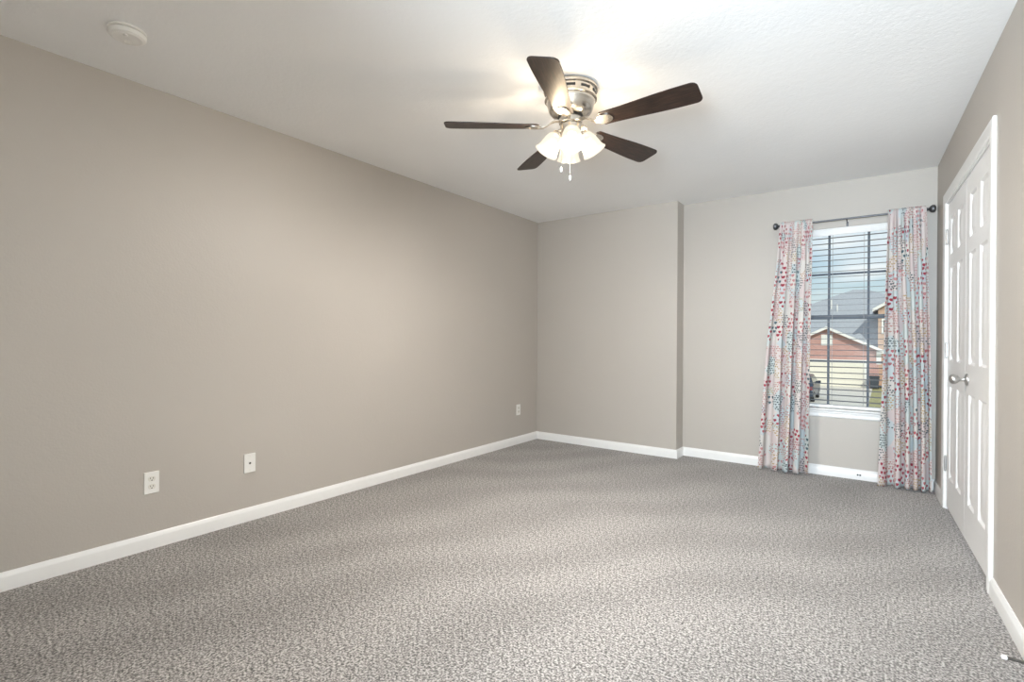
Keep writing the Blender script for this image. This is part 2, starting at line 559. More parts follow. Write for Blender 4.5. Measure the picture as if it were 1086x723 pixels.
box(bm, -hw + .016, -hw + .030, -.075, -.040, 0, DH - .016); box(bm, hw - .030, hw - .016, -.075, -.040, 0, DH - .016)
box(bm, -hw + .030, hw - .030, -.075, -.040, DH - .030, DH - .016)
obj('jamb', bm, M['trim'], door)
obj('ball_catch', bx(-.115, -.085, -.030, -.004, DH - .021, DH - .016), M['satin'], door)

LW = (DW - .032 - .010) / 2           # leaf width
LH0, LH1 = .022, DH - .020
PX = [(.105, .278), (LW - .278, LW - .105)]
PZ = [(.228, .832), (.996, 1.606), (1.690, 1.926)]
def leaf_mesh(th=.035):
    bm = B()
    xs = sorted({0, LW, *[v for p in PX for v in p]})
    zs = sorted({LH0, LH1, *[v for p in PZ for v in p]})
    y = 0.0
    def is_panel(x0, z0):
        return any(abs(x0 - p[0]) < 1e-6 for p in PX) and any(abs(z0 - p[0]) < 1e-6 for p in PZ)
    for sgn, yy in ((1, 0.0), (-1, -th)):
        for i in range(len(xs) - 1):
            for k in range(len(zs) - 1):
                x0, x1, z0, z1 = xs[i], xs[i + 1], zs[k], zs[k + 1]
                if not is_panel(x0, z0):
                    quad(bm, (x0, yy, z0), (x1, yy, z0), (x1, yy, z1), (x0, yy, z1))
                    continue
                rings = []
                for ins, dp in ((0, 0), (.004, -.0035), (.012, -.0095), (.022, -.0095), (.046, -.0025), (.050, -.0015)):
                    rings.append([bm.verts.new(q) for q in ((x0 + ins, yy + sgn * dp, z0 + ins), (x1 - ins, yy + sgn * dp, z0 + ins), (x1 - ins, yy + sgn * dp, z1 - ins), (x0 + ins, yy + sgn * dp, z1 - ins))])
                for a, b in zip(rings, rings[1:]):
                    for q in range(4):
                        w = (q + 1) % 4
                        bm.faces.new((a[q], a[w], b[w], b[q]))
                bm.faces.new(rings[-1])
    for x in (0, LW):
        for k in range(len(zs) - 1):
            quad(bm, (x, 0, zs[k]), (x, -th, zs[k]), (x, -th, zs[k + 1]), (x, 0, zs[k + 1]))
    for z in (LH0, LH1):
        for i in range(len(xs) - 1):
            quad(bm, (xs[i], 0, z), (xs[i + 1], 0, z), (xs[i + 1], -th, z), (xs[i], -th, z))
    bmesh.ops.remove_doubles(bm, verts=bm.verts, dist=1e-5)
    return bm
def hinge_bm(x, z, s):
    bm = B()
    lathe(bm, [(.0058, z - .045), (.0058, z + .045)], 12, Matrix.Translation((x, .0065, 0)))
    lathe(bm, [(.003, z + .045), (.0066, z + .047), (.005, z + .051), (.001, z + .053)], 12, Matrix.Translation((x, .0065, 0)))
    lathe(bm, [(.001, z - .053), (.005, z - .051), (.0066, z - .047), (.003, z - .045)], 12, Matrix.Translation((x, .0065, 0)))
    box(bm, min(x, x + s * .016), max(x, x + s * .016), -.0005, .0016, z - .044, z + .044)
    return bm
# local +X runs toward the window; the nearer leaf is at -X
for side in (-1, 1):
    lf = obj('door_leaf', leaf_mesh(), M['door'], door, smooth=25, loc=((-hw + .018) if side < 0 else .003, -.004, 0))
    hx = -.001 if side < 0 else LW + .001
    for z in (.305, 1.062, 1.822):
        obj('hinge', hinge_bm(hx, z, 1 if side < 0 else -1), M['satin'], lf, smooth=40)
    if side < 0:
        km = Matrix.Translation((LW - .066, 0, .912)) @ Matrix.Rotation(-PI / 2, 4, 'X')
        kp = [(.033, 0), (.033, .004), (.030, .008), (.018, .011), (.0115, .014), (.0105, .030), (.014, .036), (.022, .043), (.0265, .052), (.0272, .060), (.0245, .069), (.017, .076), (.006, .079)]
        obj('knob', lathe(B(), kp, 32, km), M['satin'], lf, smooth=50)

# ------------------------------------------------------------------ window
win = thing('window_1', 'white silled sash window with grid bars looking onto a brick house', 'window', (0, D2, 0), kind='structure')
FY = .075          # frame depth position inside the wall
bm = B()
for x0, x1, z0, z1 in ((WX0, WX0 + .035, WZ0, WZ1), (WX1 - .035, WX1, WZ0, WZ1), (WX0 + .035, WX1 - .035, WZ0, WZ0 + .010), (WX0 + .035, WX1 - .035, WZ1 - .016, WZ1)):
    box(bm, x0, x1, FY, FY + .06, z0, z1)
obj('window_frame', bm, M['trim'], win, bevel=.003)
ZM = 1.324
gx0, gx1 = WX0 + .035, WX1 - .035
for (z0, z1, yo) in ((ZM - .017, WZ1 - .016, FY + .034), (WZ0 + .010, ZM + .017, FY + .008)):
    bm = B()
    st = .026
    rb, rt = (.034, .022) if z0 > 1 else (.014, .034)
    box(bm, gx0, gx0 + st, yo, yo + .022, z0, z1); box(bm, gx1 - st, gx1, yo, yo + .022, z0, z1)
    box(bm, gx0 + st, gx1 - st, yo, yo + .022, z0, z0 + rb); box(bm, gx0 + st, gx1 - st, yo, yo + .022, z1 - rt, z1)
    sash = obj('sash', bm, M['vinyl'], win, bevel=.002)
    bm = B()
    for xm in (-.382, -.106):
        box(bm, xm - .0085, xm + .0085, yo + .003, yo + .019, z0 + rb, z1 - rt)
    zm = 1.690 if z0 > 1 else .950
    box(bm, gx0 + st, gx1 - st, yo + .0035, yo + .0185, zm - .0085, zm + .0085)
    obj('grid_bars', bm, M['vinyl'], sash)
    obj('glass', bx(gx0 + st - .004, gx1 - st + .004, yo + .009, yo + .013, z0 + rb - .004, z1 - rt + .004), M['glass'], sash)
bm = B()
prism(bm, [(-.036, .545), (-.040, .549), (-.040, .556), (-.036, .560), (FY, .560), (FY, .540), (-.002, .540), (-.030, .540)], lambda p, k: ((WX0 - .045) if not k else (WX1 + .045), p[0], p[1]))
# the part of the stool outside the opening stops at the wall face
obj('sill', bm, M['trim'], win, bevel=.002)
bm = B()
prism(bm, [(0, .540), (-.018, .540), (-.018, .528), (-.013, .518), (-.013, .496), (-.009, .488), (0, .484)], lambda p, k: ((WX0 - .03) if not k else (WX1 + .03), p[0], p[1]))
obj('apron', bm, M['trim'], win)

# horizontal blind in the window reveal
bl = thing('window_blind', 'horizontal blind with open slats coloured backlit grey and white valance lowered in the window', 'blind', (0, D2 + .034, 0))
bx0, bx1 = WX0 + .008, WX1 - .008
bm = B()
prism(bm, [(-.032, WZ1 - .002), (-.032, WZ1 - .010), (-.029, WZ1 - .016), (-.029, WZ1 - .046), (-.033, WZ1 - .052), (-.033, WZ1 - .060), (-.024, WZ1 - .060), (-.024, WZ1 - .002)], lambda p, k: (bx0 if not k else bx1, p[0], p[1]))
obj('valance', bm, M['blind'], bl)
obj('headrail', bx(bx0, bx1, -.022, .030, WZ1 - .045, WZ1 - .002), M['blind'], bl)
bm = B()
ns, zt, zb, tilt = 30, 1.985, .622, math.radians(3)
for i in range(ns):
    z = zt + (zb - zt) * i / (ns - 1)
    box(bm, bx0 + .002, bx1 - .002, -.024, .024, -.0013, .0013, Matrix.Translation((0, .002, z)) @ Matrix.Rotation(tilt, 4, 'X'))
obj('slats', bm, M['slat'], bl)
obj('bottom_rail', bx(bx0 + .002, bx1 - .002, -.024, .024, .564, .588), M['blind'], bl, bevel=.003)
bm = B()
for x in (-.62, -.352, -.135, .13):
    for y in (-.025, .026):
        tube(bm, [(x, y + .002, .588), (x, y + .002, WZ1 - .044)], .0009, 5)
obj('ladder_cords', bm, M['cord'], bl)

# ------------------------------------------------------------------ curtain rod and curtains
RY, RZ = D2 - .094, 2.107
rod = thing('curtain_rod', 'dark pewter curtain rod with rounded finials above the window', 'curtain rod', (-.238, RY, RZ))
rx0, rx1 = -.728 + .238, .250 + .238
obj('rod', tube(B(), [(rx0, 0, 0), (rx1, 0, 0)], .0075, 16), M['rod'], rod, smooth=40)
for s, x in ((-1, rx0), (1, rx1)):
    mt = Matrix.Translation((x, 0, 0)) @ Matrix.Rotation(s * PI / 2, 4, 'Y')
    pf = [(.0078, -.004), (.012, -.003), (.012, .004), (.008, .008), (.010, .013), (.021, .019), (.028, .029), (.0295, .038), (.026, .047), (.015, .053), (.003, .055)]
    obj('finial', lathe(B(), pf, 24, mt), M['rod'], rod, smooth=50)
for x in (rx0 + .022, -.011, rx1 - .022):
    bm = B()
    yw = D2 - RY
    prism(bm, [(px, pz - .026) for px, pz in rounded(.016, .040, .006)], lambda p, k, x=x: (x + p[0], yw - .003 * k, p[1]))
    tube(bm, [(x, yw - .002, -.026), (x, yw - .030, -.026), (x, .012, -.018), (x, 0, -.0105)], .004, 8)
    pts = [(x, .0105 * math.cos(a), .0105 * math.sin(a)) for a in [math.radians(q) for q in range(-200, 21, 20)]]
    tube(bm, pts, .0028, 8)
    lathe(bm, [(.0035, 0), (.0035, .002), (.001, .003)], 10, Matrix.Translation((x, yw - .003, -.041)) @ Matrix.Rotation(PI / 2, 4, 'X'))
    obj('bracket', bm, M['rod'], rod, smooth=40)

def lerp(a, b, t): return a + (b - a) * t
def smooth01(t):
    t = max(0, min(1, t))
    return t * t * (3 - 2 * t)
def curtain(label, edges, nf, ptop, pbot, atop, abot, seed, width=1.06, zbot=.012):
    """edges: [(z, x_left, x_right)] from the top down"""
    rnd = random.Random(seed)
    nu = 190
    ztop = RZ + .030
    rows = []
    # back of the rod pocket, over the top, then down the front
    for z in (RZ - .075, RZ - .045, RZ - .02, RZ, RZ + .018, RZ + .027): rows.append((z, -1))
    rows.append((ztop, 0))
    for z in (RZ + .027, RZ + .018, RZ + .004, RZ - .012, RZ - .026, RZ - .045): rows.append((z, 1))
    nz_ = 56
    for i in range(1, nz_ + 1): rows.append((lerp(RZ - .045, zbot, i / nz_), 1))
    ph = [rnd.uniform(0, 6.28) for _ in range(8)]
    am = [rnd.uniform(.72, 1.15) for _ in range(nf + 3)]
    def edge(z):
        for (za, la, ra_), (zb_, lb, rb_) in zip(edges, edges[1:]):
            if z >= zb_:
                k = max(0, min(1, (za - z) / (za - zb_)))
                return lerp(la, lb, k), lerp(ra_, rb_, k)
        return edges[-1][1:]
    bm = B()
    uvl = bm.loops.layers.uv.new('UVMap')
    grid, uvs = [], []
    vlen = 0
    prev = None
    for ri, (z, sd) in enumerate(rows):
        d = max(0, (RZ - z)) / (RZ - zbot)
        xl, xr = edge(z)
        amp = lerp(atop, abot, smooth01(d * 1.5)) if sd > 0 else atop * .55
        if sd > 0 and z > RZ - .03: amp = atop * .6
        p = lerp(ptop, pbot, smooth01(d))
        row, uvr = [], []
        for i in range(nu + 1):
            tt = i / nu
            tp_ = tt ** p
            a = 2 * PI * (nf * tp_ + .10 * math.sin(3.1 * tt * 2 + ph[0] + 1.2 * d) * d)
            w = am[min(int(nf * tp_), nf)]
            fold = (math.cos(a) * .85 + .22 * math.cos(2 * a + ph[1] + d)) * amp * lerp(1, w, min(1, d * 3))
            fold += .10 * amp * math.sin(9 * tt + 7 * d + ph[2])
            slack = .80 / (2 * PI * nf) * math.sin(2 * a + .15) * smooth01(d * 4) * min(1, amp / .02)
            x = lerp(xl, xr, tt + slack * 1.0 * min(1, tt * 12, (1 - tt) * 12))
            if sd > 0:
                dep = .0125 + atop * .75 + fold + .012 * smooth01(d * 6) * (1 - d)
                if z > RZ + .004: dep = lerp(dep, 0, smooth01((z - RZ - .004) / .026) ** 2)
            elif sd < 0:
                dep = -(.0125 + atop * .4 + .3 * fold)
                if z > RZ: dep *= 1 - ((z - RZ) / .030) ** 3
            else: dep = 0
            zz = z
            if ri == len(rows) - 1: zz = z + .004 * math.sin(5 * tt + ph[3])
            row.append(bm.verts.new((x, -dep, zz)))
        if prev is not None: vlen += abs(z - prev)
        prev = z
        grid.append(row); uvs.append(vlen)
    for r in range(len(grid) - 1):
        for i in range(nu):
            f = bm.faces.new((grid[r][i], grid[r + 1][i], grid[r + 1][i + 1], grid[r][i + 1]))
            for lp, (rr, ii) in zip(f.loops, ((r, i), (r + 1, i), (r + 1, i + 1), (r, i + 1))):
                lp[uvl].uv = (ii / nu, -uvs[rr] + seed * .21)
    k_ = len(grid) - 24
    arc = sum((grid[k_][i + 1].co - grid[k_][i].co).length for i in range(nu))
    acc = [0]
    for i in range(nu): acc.append(acc[-1] + (grid[k_][i + 1].co - grid[k_][i].co).length)
    for f in bm.faces:
        for lp in f.loops:
            lp[uvl].uv = (acc[int(round(lp[uvl].uv.x * nu))] + seed * .37, lp[uvl].uv.y)
    me = bpy.data.meshes.new('curtain')
    bm.to_mesh(me); bm.free()
    for pgn in me.polygons: pgn.use_smooth = True
    o = link('curtain', me, M['curtain'])
    o.location = (0, RY, 0)
    sd_ = o.modifiers.new('cloth_thickness', 'SOLIDIFY')
    sd_.thickness = .0014; sd_.offset = 0
    return tag(o, label, 'curtain', 'heart print curtains at the window')
curtain('heart print curtain hanging left of the window, lower half flaring out to the left', [(2.137, -.722, -.485), (1.75, -.748, -.483), (1.1, -.815, -.490), (.0, -.880, -.500)], 4, 1.0, 1.15, .016, .056, 3)
curtain('heart print curtain hanging right of the window, beside the corner and double door', [(2.137, .018, .246), (1.1, -.002, .272), (.0, -.036, .288)], 5, 1.0, 1.6, .016, .052, 8)

# ------------------------------------------------------------------ ceiling fan
FX, FYY, FZ = -1.335, 2.318, H
fan = thing('ceiling_fan', 'five-blade dark wood ceiling fan with brushed nickel motor and lit lamps', 'ceiling fan', (FX, FYY, FZ))
obj('canopy', lathe(B(), [(.132, 0), (.140, -.004), (.143, -.012), (.141, -.020), (.132, -.024), (.131, -.056), (.136, -.060), (.137, -.066), (.130, -.070)], 56), M['nickel'], fan, smooth=40)
for k in range(10):
    a = 2 * PI * (k + .3) / 10
    obj('vent_slot', box(B(), .1300, .1325, -.026, .026, -.046, -.034, Matrix.Rotation(a, 4, 'Z')), M['dark_gap'], fan)
obj('motor_housing', lathe(B(), [(.126, -.070), (.128, -.076), (.124, -.086), (.120, -.098), (.117, -.112), (.112, -.124), (.102, -.136), (.082, -.146), (.066, -.150)], 56), M['nickel'], fan, smooth=50)
obj('motor_band', lathe(B(), [(.062, -.150), (.066, -.151), (.066, -.157), (.062, -.158)], 48), M['dark_gap'], fan, smooth=40)
obj('flywheel', lathe(B(), [(.058, -.158), (.061, -.160), (.062, -.170), (.060, -.184), (.055, -.188)], 48), M['nickel'], fan, smooth=40)
BZ = -.203
pitch = math.radians(-12)
hang = Matrix.Rotation(math.radians(1.3), 3, Vector((-.866, -.5, 0)))     # the fan hangs a little out of true
def blade_outline():
    pts = []
    x0, x1 = .168, .660
    def w(x):
        k = (x - x0) / (x1 - x0)
        return .049 + .021 * smooth01(k * 1.15)
    n = 14
    r = .030
    side = [(lerp(x0 + .012, x1 - r, i / n)) for i in range(n + 1)]
    topo = [(x, w(x)) for x in side]
    wt = w(x1)
    cor = [(x1 - r + r * math.sin(a), wt - r + r * math.cos(a)) for a in [math.radians(q) for q in range(15, 91, 15)]]
    upper = [(x0, w(x0) - .014)] + topo + cor
    lower = [(x, -y) for x, y in reversed(upper)]
    return upper + lower
for k in range(5):
    ang = math.radians(217.67 + 72 * k)
    e = obj('blade', prism(B(), blade_outline(), lambda p, q: (p[0], p[1], -.003 + .006 * q)), M['walnut'], fan, bevel=.0015, loc=(0, 0, BZ), rot=(hang @ Matrix.Rotation(ang, 3, 'Z') @ Matrix.Rotation(pitch, 3, 'X')).to_euler())
    bm = B()
    # blade holder: arm from the flywheel and a rounded plate under the blade root (in blade axes)
    ip = Matrix.Rotation(-pitch, 4, 'X')
    arm = [(.058, 0, .030), (.080, 0, .030), (.100, 0, .022), (.122, 0, .006), (.145, 0, -.006), (.172, 0, -.0075)]
    rows = []
    for i, (x, y, z) in enumerate(arm):
        tk = i / (len(arm) - 1)
        wv_ = lerp(.013, .016, tk)
        q = Matrix.Rotation(-pitch * (1 - tk), 4, 'X')
        rows.append([bm.verts.new(q @ Vector(v)) for v in ((x, -wv_, z + .003), (x, wv_, z + .003), (x, wv_, z - .003), (x, -wv_, z - .003))])
    for a, b in zip(rows, rows[1:]):
        for i in range(4):
            j = (i + 1) % 4
            bm.faces.new((a[i], a[j], b[j], b[i]))
    bm.faces.new(rows[0]); bm.faces.new(list(reversed(rows[-1])))
    plate = [(.190 + .048 * math.cos(a) * (1.0 if math.cos(a) > 0 else .8), .034 * math.sin(a)) for a in [2 * PI * i / 28 for i in range(28)]]
    prism(bm, plate, lambda p, q: (p[0], p[1], -.0032 - .005 * q))
    for sx, sy in ((.172, .016), (.172, -.016), (.214, 0)):
        lathe(bm, [(.001, -.0105), (.0045, -.0098), (.005, -.008)], 10, Matrix.Translation((sx, sy, 0)))
    obj('blade_holder', bm, M['nickel'], e, smooth=40)
obj('switch_housing', lathe(B(), [(.048, -.188), (.053, -.191), (.055, -.200), (.053, -.235), (.047, -.252), (.034, -.264), (.018, -.270), (.006, -.276), (.002, -.282)], 48), M['nickel'], fan, smooth=50)
TILT = math.radians(31)
for k in range(4):
    az = math.radians(-56 + 90 * k)
    d = Vector((math.cos(az), math.sin(az), 0))
    root = d * .046 + Vector((0, 0, -.222))
    neck = d * .066 + Vector((0, 0, -.234))
    ax = (d * math.sin(TILT) + Vector((0, 0, -1)) * math.cos(TILT)).normalized()
    mt = Matrix.Translation(neck) @ ax.to_track_quat('Z', 'Y').to_matrix().to_4x4()
    bm = B()
    tube(bm, [root, d * .057 + Vector((0, 0, -.221)), neck - ax * .004], .0085, 12)
    lathe(bm, [(.010, -.008), (.021, -.004), (.026, .004), (.027, .022), (.0245, .024)], 28, mt)
    obj('lamp_arm', bm, M['nickel'], fan, smooth=45)
    outer = [(.025, .012), (.033, .017), (.040, .028), (.046, .046), (.050, .068), (.053, .090), (.058, .106), (.0645, .118)]
    inner = [(r_ - .0028, z_) for r_, z_ in reversed(outer)]
    shd = obj('lamp_shade', lathe(B(), outer + inner, 40, mt, False, False), M['shade'], fan, smooth=60)
    bp = [(.010, .012), (.012, .018), (.017, .026), (.020, .036), (.019, .046), (.013, .054), (.003, .057)]
    obj('bulb', lathe(B(), bp, 24, mt), M['bulb'], shd, smooth=60)
    lt = bpy.data.lights.new('lamp_light', 'POINT')
    lt.energy = BULB_W
    lt.color = (1.0, .95, .885)
    lt.shadow_soft_size = .022
    lo = bpy.data.objects.new('lamp_light', lt)
    COL.objects.link(lo)
    lo.parent = fan
    lo.location = mt @ Vector((0, 0, .082))
for az, r_, zend in ((-112, .040, -.425), (-62, .030, -.475)):
    a = math.radians(az)
    x, y = r_ * math.cos(a), r_ * math.sin(a)
    bm = tube(B(), [(x * 1.25, y * 1.25, -.242), (x * 1.5, y * 1.5, -.256), (x * 1.5, y * 1.5, zend)], .0011, 6)
    n = 34
    for i in range(n):
        bmesh.ops.create_icosphere(bm, subdivisions=1, radius=.0019, matrix=Matrix.Translation((x * 1.5, y * 1.5, lerp(-.260, zend, i / n))))
    ch = obj('pull_chain', bm, M['spring'], fan, smooth=60)
    obj('pull', lathe(B(), [(.0012, zend + .004), (.003, zend), (.0065, zend - .012), (.008, zend - .020), (.0062, zend - .027), (.002, zend - .030)], 16, Matrix.Translation((x * 1.5, y * 1.5, 0))), M['satin'], ch, smooth=60)

# ------------------------------------------------------------------ smoke detector
sd = thing('smoke_detector', 'round white smoke detector on the ceiling above the left wall', 'smoke detector', (-2.632, .765, H), .5)
obj('base_plate', lathe(B(), [(.066, 0), (.069, -.003), (.069, -.009), (.064, -.011)], 48), M['plate'], sd, smooth=40)
obj('vent_gap', lathe(B(), [(.060, -.011), (.0605, -.0145)], 48, None, False, False), M['hole'], sd)
obj('cover', lathe(B(), [(.062, -.0145), (.068, -.0150), (.0685, -.022), (.064, -.031), (.052, -.036), (.050, -.0355), (.030, -.038), (.002, -.0385)], 48), M['plate'], sd, smooth=30)
bm = B()
for k in range(5):
    box(bm, .012 + .006 * k, .014 + .006 * k, -.010, .010, -.0392, -.036, Matrix.Rotation(2.3, 4, 'Z'))
obj('sounder_slots', bm, M['plate_inner'], sd)
obj('test_button', lathe(B(), [(.009, -.036), (.009, -.040), (.007, -.041)], 20, Matrix.Translation((.020, -.028, 0))), M['plate'], sd, smooth=40)

# ------------------------------------------------------------------ outlets on the left wall
LWROT = math.atan2(-1, -TL)
def wallplate(name, label, cat, y, z, w=.071, h=.116):
    o = thing(name, label, cat, (XL(y), y, z), LWROT)
    pl = prism(B(), rounded(w, h, .003, 3), lambda p, k: (p[0] * (1 - .05 * k), .0062 * k, p[1] * (1 - .03 * k)))
    obj('cover_plate', pl, M['plate'], o, bevel=.0012)
    return o
def duplex(label, y, z):
    o = wallplate('power_outlet', label, 'outlet', y, z)
    for zc in (.0205, -.0205):
        out = []
        for i in range(28):
            a = 2 * PI * i / 28
            out.append((.0170 * math.cos(a), max(-.0128, min(.0128, .0170 * math.sin(a)))))
        rc_ = obj('receptacle', prism(B(), out, lambda p, k, zc=zc: (p[0], .0052 + .0022 * k, p[1] + zc)), M['plate_inner'], o)
        bm = B()
        box(bm, -.0078, -.0054, .0072, .0078, zc - .0010, zc + .0075)
        box(bm, .0054, .0078, .0072, .0078, zc - .0002, zc + .0075)
        prism(bm, [(.0030 * math.cos(a), max(-.0026, .0032 * math.sin(a))) for a in [2 * PI * i / 16 for i in range(16)]], lambda p, k, zc=zc: (p[0], .0072 + .0006 * k, p[1] + zc - .0075))
        obj('slots', bm, M['hole'], rc_)
    obj('screw', lathe(B(), [(.0030, .0056), (.0028, .0072), (.001, .0076)], 14, Matrix.Rotation(-PI / 2, 4, 'X')), M['plate'], o)
    return o
duplex('white duplex power outlet on the left wall nearest the camera', 1.021, .350)
cx = wallplate('cable_plate', 'white wall plate with one small dark cable socket on the left wall', 'wall plate', 1.538, .353)
obj('socket_ring', lathe(B(), [(.0075, .006), (.0070, .0085), (.0050, .0088)], 20, Matrix.Rotation(-PI / 2, 4, 'X'), False, True), M['satin'], cx, smooth=40)
obj('socket_hole', lathe(B(), [(.0048, .0086), (.0046, .0100), (.001, .0102)], 16, Matrix.Rotation(-PI / 2, 4, 'X')), M['hole'], cx)
for z in (.042, -.042):
    obj('screw', lathe(B(), [(.0032, .0056), (.0030, .0072), (.001, .0076)], 14, Matrix.Translation((0, 0, z)) @ Matrix.Rotation(-PI / 2, 4, 'X')), M['plate_inner'], cx)
duplex('white duplex power outlet on the left wall close to the far corner', 4.405, .366)

# ------------------------------------------------------------------ small things at the baseboards
ds = thing('door_stop', 'spring door stop with white tip on the right baseboard, bottom right', 'door stop', (XR(2.385) - .014, 2.385, .046), math.atan2(1, TR))
obj('mount', lathe(B(), [(.011, 0), (.011, .004), (.007, .008)], 18, Matrix.Rotation(-PI / 2, 4, 'X')), M['spring'], ds, smooth=40)
pts = []
for i in range(221):
    a = 2 * PI * i / 10
    pts.append((.0048 * math.cos(a), .007 + .058 * i / 220, .0048 * math.sin(a)))
obj('spring', tube(B(), pts, .0013, 5), M['spring'], ds, smooth=60)
obj('tip', lathe(B(), [(.005, .063), (.0075, .065), (.0078, .074), (.006, .078), (.002, .079)], 18, Matrix.Rotation(-PI / 2, 4, 'X')), M['rubber'], ds, smooth=50)
cl = thing('cable_clip', 'tiny dark twin cable clip on the baseboard under the window', 'cable clip', (-.158, D2 - .014, .040))
for x in (-.0085, .0085):
    obj('stud', lathe(B(), [(.0062, 0), (.0062, .003), (.004, .008), (.001, .009)], 14, Matrix.Translation((x, 0, 0)) @ Matrix.Rotation(PI / 2, 4, 'X')), M['hole'], cl, smooth=50)
obj('bar', bx(-.016, .016, -.0025, 0, -.003, .003), M['satin'], cl)

# ------------------------------------------------------------------ outside
GZ = -2.70
tag(obj('lawn', bx(-70, 70, 7, 140, GZ - .3, GZ - .03), M['lawn']), 'dry grass ground outside the window', 'ground', kind='structure')
tag(obj('street', bx(-70, 70, 20, 29, GZ - .25, GZ - .015), M['asphalt']), 'grey asphalt street outside below the window', 'street', kind='structure')
tag(obj('driveway', bx(-7.4, -.75, 29, 51, GZ - .25, GZ), M['concrete']), 'pale concrete driveway leading up to the garage', 'driveway', kind='structure')

house = thing('house', 'brick house across the street with grey roof and cream garage door', 'house', (-3.97, 51, GZ))
def hz(z): return z - GZ
def hxx(x): return x + 3.97
# garage block with gabled front
gh, ga = hz(.42), hz(2.22)
bm = prism(B(), [(-3.62, 0), (3.62, 0), (3.62, gh), (0, ga), (-3.62, gh)], lambda p, k: (p[0], .02 + 9 * k, p[1]))
obj('garage_wall', bm, M['brick'], house)
bm = B()
for s in (-1, 1):
    prism(bm, [(0, ga + .02), (s * 4.0, gh - .17), (s * 4.0, gh - .05), (0, ga + .16)], lambda p, k: (p[0], -.40 + 10 * k, p[1]))
obj('garage_roof', bm, M['shingle'], house)
bm = B()
for s in (-1, 1):
    prism(bm, [(0, ga + .18), (s * 4.02, gh - .03), (s * 4.02, gh - .25), (0, ga - .05)], lambda p, k: (p[0], -.46 + .06 * k, p[1]))
    box(bm, s * 3.62 - .16, s * 3.62 + .16, -.03, .20, hz(-.75), gh - .1)
    box(bm, min(s * 3.5, s * 3.98), max(s * 3.5, s * 3.98), -.42, -.01, gh - .28, gh - .2)
obj('gable_trim', bm, M['house_trim'], house)
bm = bx(-.42, .42, -.05, .02, hz(.76), hz(1.68))
vent = obj('gable_vent', bm, M['house_trim'], house)
bm = B()
for i in range(9):
    box(bm, -.33, .33, -.062, -.045, hz(.86) + .085 * i, hz(.86) + .085 * i + .03)
obj('louvres', bm, M['house_trim'], vent)
gd = B()
gx0_, gx1_ = -3.20, 2.67
for r in range(4):
    z0 = .01 + .527 * r
    box(gd, gx0_, gx1_, -.02, .03, z0, z0 + .515)
    for c_ in range(8):
        a = gx0_ + (gx1_ - gx0_) * (c_ + .12) / 8
        b = gx0_ + (gx1_ - gx0_) * (c_ + .88) / 8
        box(gd, a, b, -.035, -.02, z0 + .10, z0 + .42)
obj('garage_door', gd, M['garage'], house)
bm = B()
box(bm, gx0_ - .15, gx0_, -.05, .05, 0, 2.27); box(bm, gx1_, gx1_ + .15, -.05, .05, 0, 2.27); box(bm, gx0_, gx1_, -.05, .05, 2.12, 2.27)
obj('garage_door_frame', bm, M['house_trim'], house)
# main block and hip roof
obj('main_wall', bx(hxx(-15), hxx(12.5), 1.6, 17, 0, hz(.6)), M['tan_brick'], house)
e0, e1, ey0, ey1, ez = hxx(-16.2), hxx(13.5), .9, 18, hz(.55)
r0, r1, ry, rz = hxx(-2.5), hxx(-1.5), 9, hz(6.2)
bm = B()
v0, v1, v2, v3 = [bm.verts.new(q) for q in ((e0, ey0, ez), (e1, ey0, ez), (e1, ey1, ez), (e0, ey1, ez))]
a_, b_ = bm.verts.new((r0, ry, rz)), bm.verts.new((r1, ry, rz))
for f in ((v0, v1, b_, a_), (v1, v2, b_), (v2, v3, a_, b_), (v3, v0, a_), (v3, v2, v1, v0)):
    bm.faces.new(f)
obj('main_roof', bm, M['shingle'], house)
bm = B()
lathe(bm, [(.07, hz(4.0)), (.07, hz(5.1))], 12, Matrix.Translation((hxx(-4.1), 6.2, 0)))
lathe(bm, [(.05, hz(3.8)), (.05, hz(4.6))], 12, Matrix.Translation((hxx(-3.6), 5.8, 0)))
obj('roof_vent_pipes', bm, M['house_trim'], house)
# upper gable on the right
ux0, ux1 = hxx(-.42), hxx(5.6)
um = (ux0 + ux1) / 2
bm = prism(B(), [(ux0, hz(-2.6)), (ux1, hz(-2.6)), (ux1, hz(3.85)), (um, hz(5.75)), (ux0, hz(3.85))], lambda p, k: (p[0], .6 + 6 * k, p[1]))
obj('upper_wall', bm, M['tan_brick'], house)
bm = B(); bt = B()
for s in (-1, 1):
    ex = um + s * (um - ux0 + .38)
    prism(bm, [(um, hz(5.78)), (ex, hz(3.66)), (ex, hz(3.80)), (um, hz(5.94))], lambda p, k: (p[0], .30 + 7 * k, p[1]))
    prism(bt, [(um, hz(5.97)), (ex, hz(3.83)), (ex, hz(3.58)), (um, hz(5.68))], lambda p, k: (p[0], .24 + .06 * k, p[1]))
obj('upper_roof', bm, M['shingle'], house)
obj('upper_trim', bt, M['house_trim'], house)
fr_ = B()
wx0, wx1, wz0, wz1 = hxx(-.18), hxx(1.1), hz(1.75), hz(3.0)
box(fr_, wx0, wx0 + .12, .52, .62, wz0, wz1); box(fr_, wx1 - .12, wx1, .52, .62, wz0, wz1)
box(fr_, wx0 + .12, wx1 - .12, .52, .62, wz0, wz0 + .12); box(fr_, wx0 + .12, wx1 - .12, .52, .62, wz1 - .12, wz1); box(fr_, wx0 + .12, wx1 - .12, .53, .60, (wz0 + wz1) / 2 - .03, (wz0 + wz1) / 2 + .03)
uw = obj('house_window', fr_, M['house_trim'], house)
obj('pane', bx(wx0 + .1, wx1 - .1, .57, .59, wz0 + .1, wz1 - .1), M['darkglass'], uw)

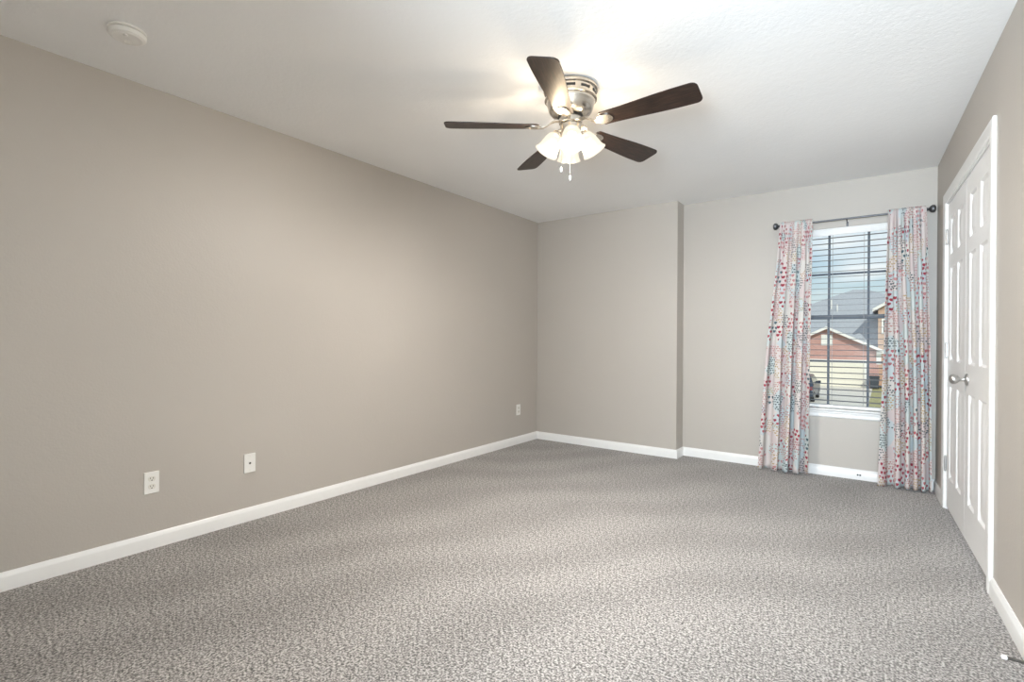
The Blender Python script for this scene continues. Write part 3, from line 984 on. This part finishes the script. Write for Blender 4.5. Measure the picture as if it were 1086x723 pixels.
# wheeled bin beside the garage door
wb = thing('wheeled_bin', 'dark wheeled rubbish bin standing right of the garage door', 'bin', (-.62, 50.3, GZ))
bm = B()
prism(bm, [(-.27, .06), (.27, .06), (.33, .92), (-.33, .92)], lambda p, k: (p[0], -.30 + .60 * k, p[1]))
obj('bin_body', bm, M['bin'], wb, bevel=.03)
bm = prism(B(), [(-.36, .92), (.36, .92), (.36, .97), (.30, 1.04), (-.30, 1.04), (-.36, .97)], lambda p, k: (p[0], -.34 + .70 * k, p[1]))
obj('bin_lid', bm, M['bin'], wb, bevel=.015)
for s in (-1, 1):
    obj('wheel', lathe(B(), [(.10, -.03), (.11, -.02), (.11, .02), (.10, .03)], 20, Matrix.Translation((s * .27, .26, .11)) @ Matrix.Rotation(PI / 2, 4, 'Y')), M['tyre'], wb)

# car parked on the driveway, mostly behind the left curtain
car = thing('car', 'dark blue car parked on the driveway at the window\'s left edge', 'car', (-4.42, 38.4, GZ))
side = [(-2.25, .38), (-2.28, .75), (-2.18, 1.02), (-2.02, 1.10), (-1.72, 1.55), (-1.50, 1.64), (.35, 1.66), (.62, 1.60), (1.12, 1.10), (2.05, .98), (2.25, .80), (2.25, .42), (2.1, .32), (-2.1, .32)]
bm = B()
def cw(z): return .89 if z < 1.08 else lerp(.88, .66, (z - 1.08) / .58)
a = [bm.verts.new((-cw(z), y, z)) for y, z in side]
b = [bm.verts.new((cw(z), y, z)) for y, z in side]
n = len(side)
bm.faces.new(a); bm.faces.new(list(reversed(b)))
for i in range(n):
    bm.faces.new((a[i], b[i], b[(i + 1) % n], a[(i + 1) % n]))
obj('car_body', bm, M['carpaint'], car, bevel=.05, segs=3)
bm = B()
quad(bm, (-.70, -2.005, 1.14), (.70, -2.005, 1.14), (.62, -1.745, 1.53), (-.62, -1.745, 1.53))
for s in (-1, 1):
    quad(bm, (s * .885, -1.85, 1.12), (s * .885, .95, 1.12), (s * .72, .52, 1.54), (s * .72, -1.55, 1.54))
obj('car_windows', bm, M['darkglass'], car)
for y in (-1.42, 1.40):
    for s in (-1, 1):
        wmx = Matrix.Translation((s * .80, y, .34)) @ Matrix.Rotation(PI / 2, 4, 'Y')
        w_ = obj('wheel', lathe(B(), [(.22, -.10), (.32, -.10), (.34, -.06), (.34, .06), (.32, .10), (.22, .10)], 28, wmx), M['tyre'], car, smooth=40)
        obj('rim', lathe(B(), [(.21, -.105), (.21, .105)], 20, wmx), M['rim'], w_)
for s in (-1, 1):
    bm = bx(min(s * .88, s * 1.06), max(s * .88, s * 1.06), .58, .70, 1.06, 1.22)
    obj('side_mirror', bm, M['carpaint'], car, bevel=.02)
    obj('tail_lamp', bx(min(s * .66, s * .87), max(s * .66, s * .87), -2.30, -2.20, .80, .98), plain('tail lamp red', (.30, .02, .02), .3), car)
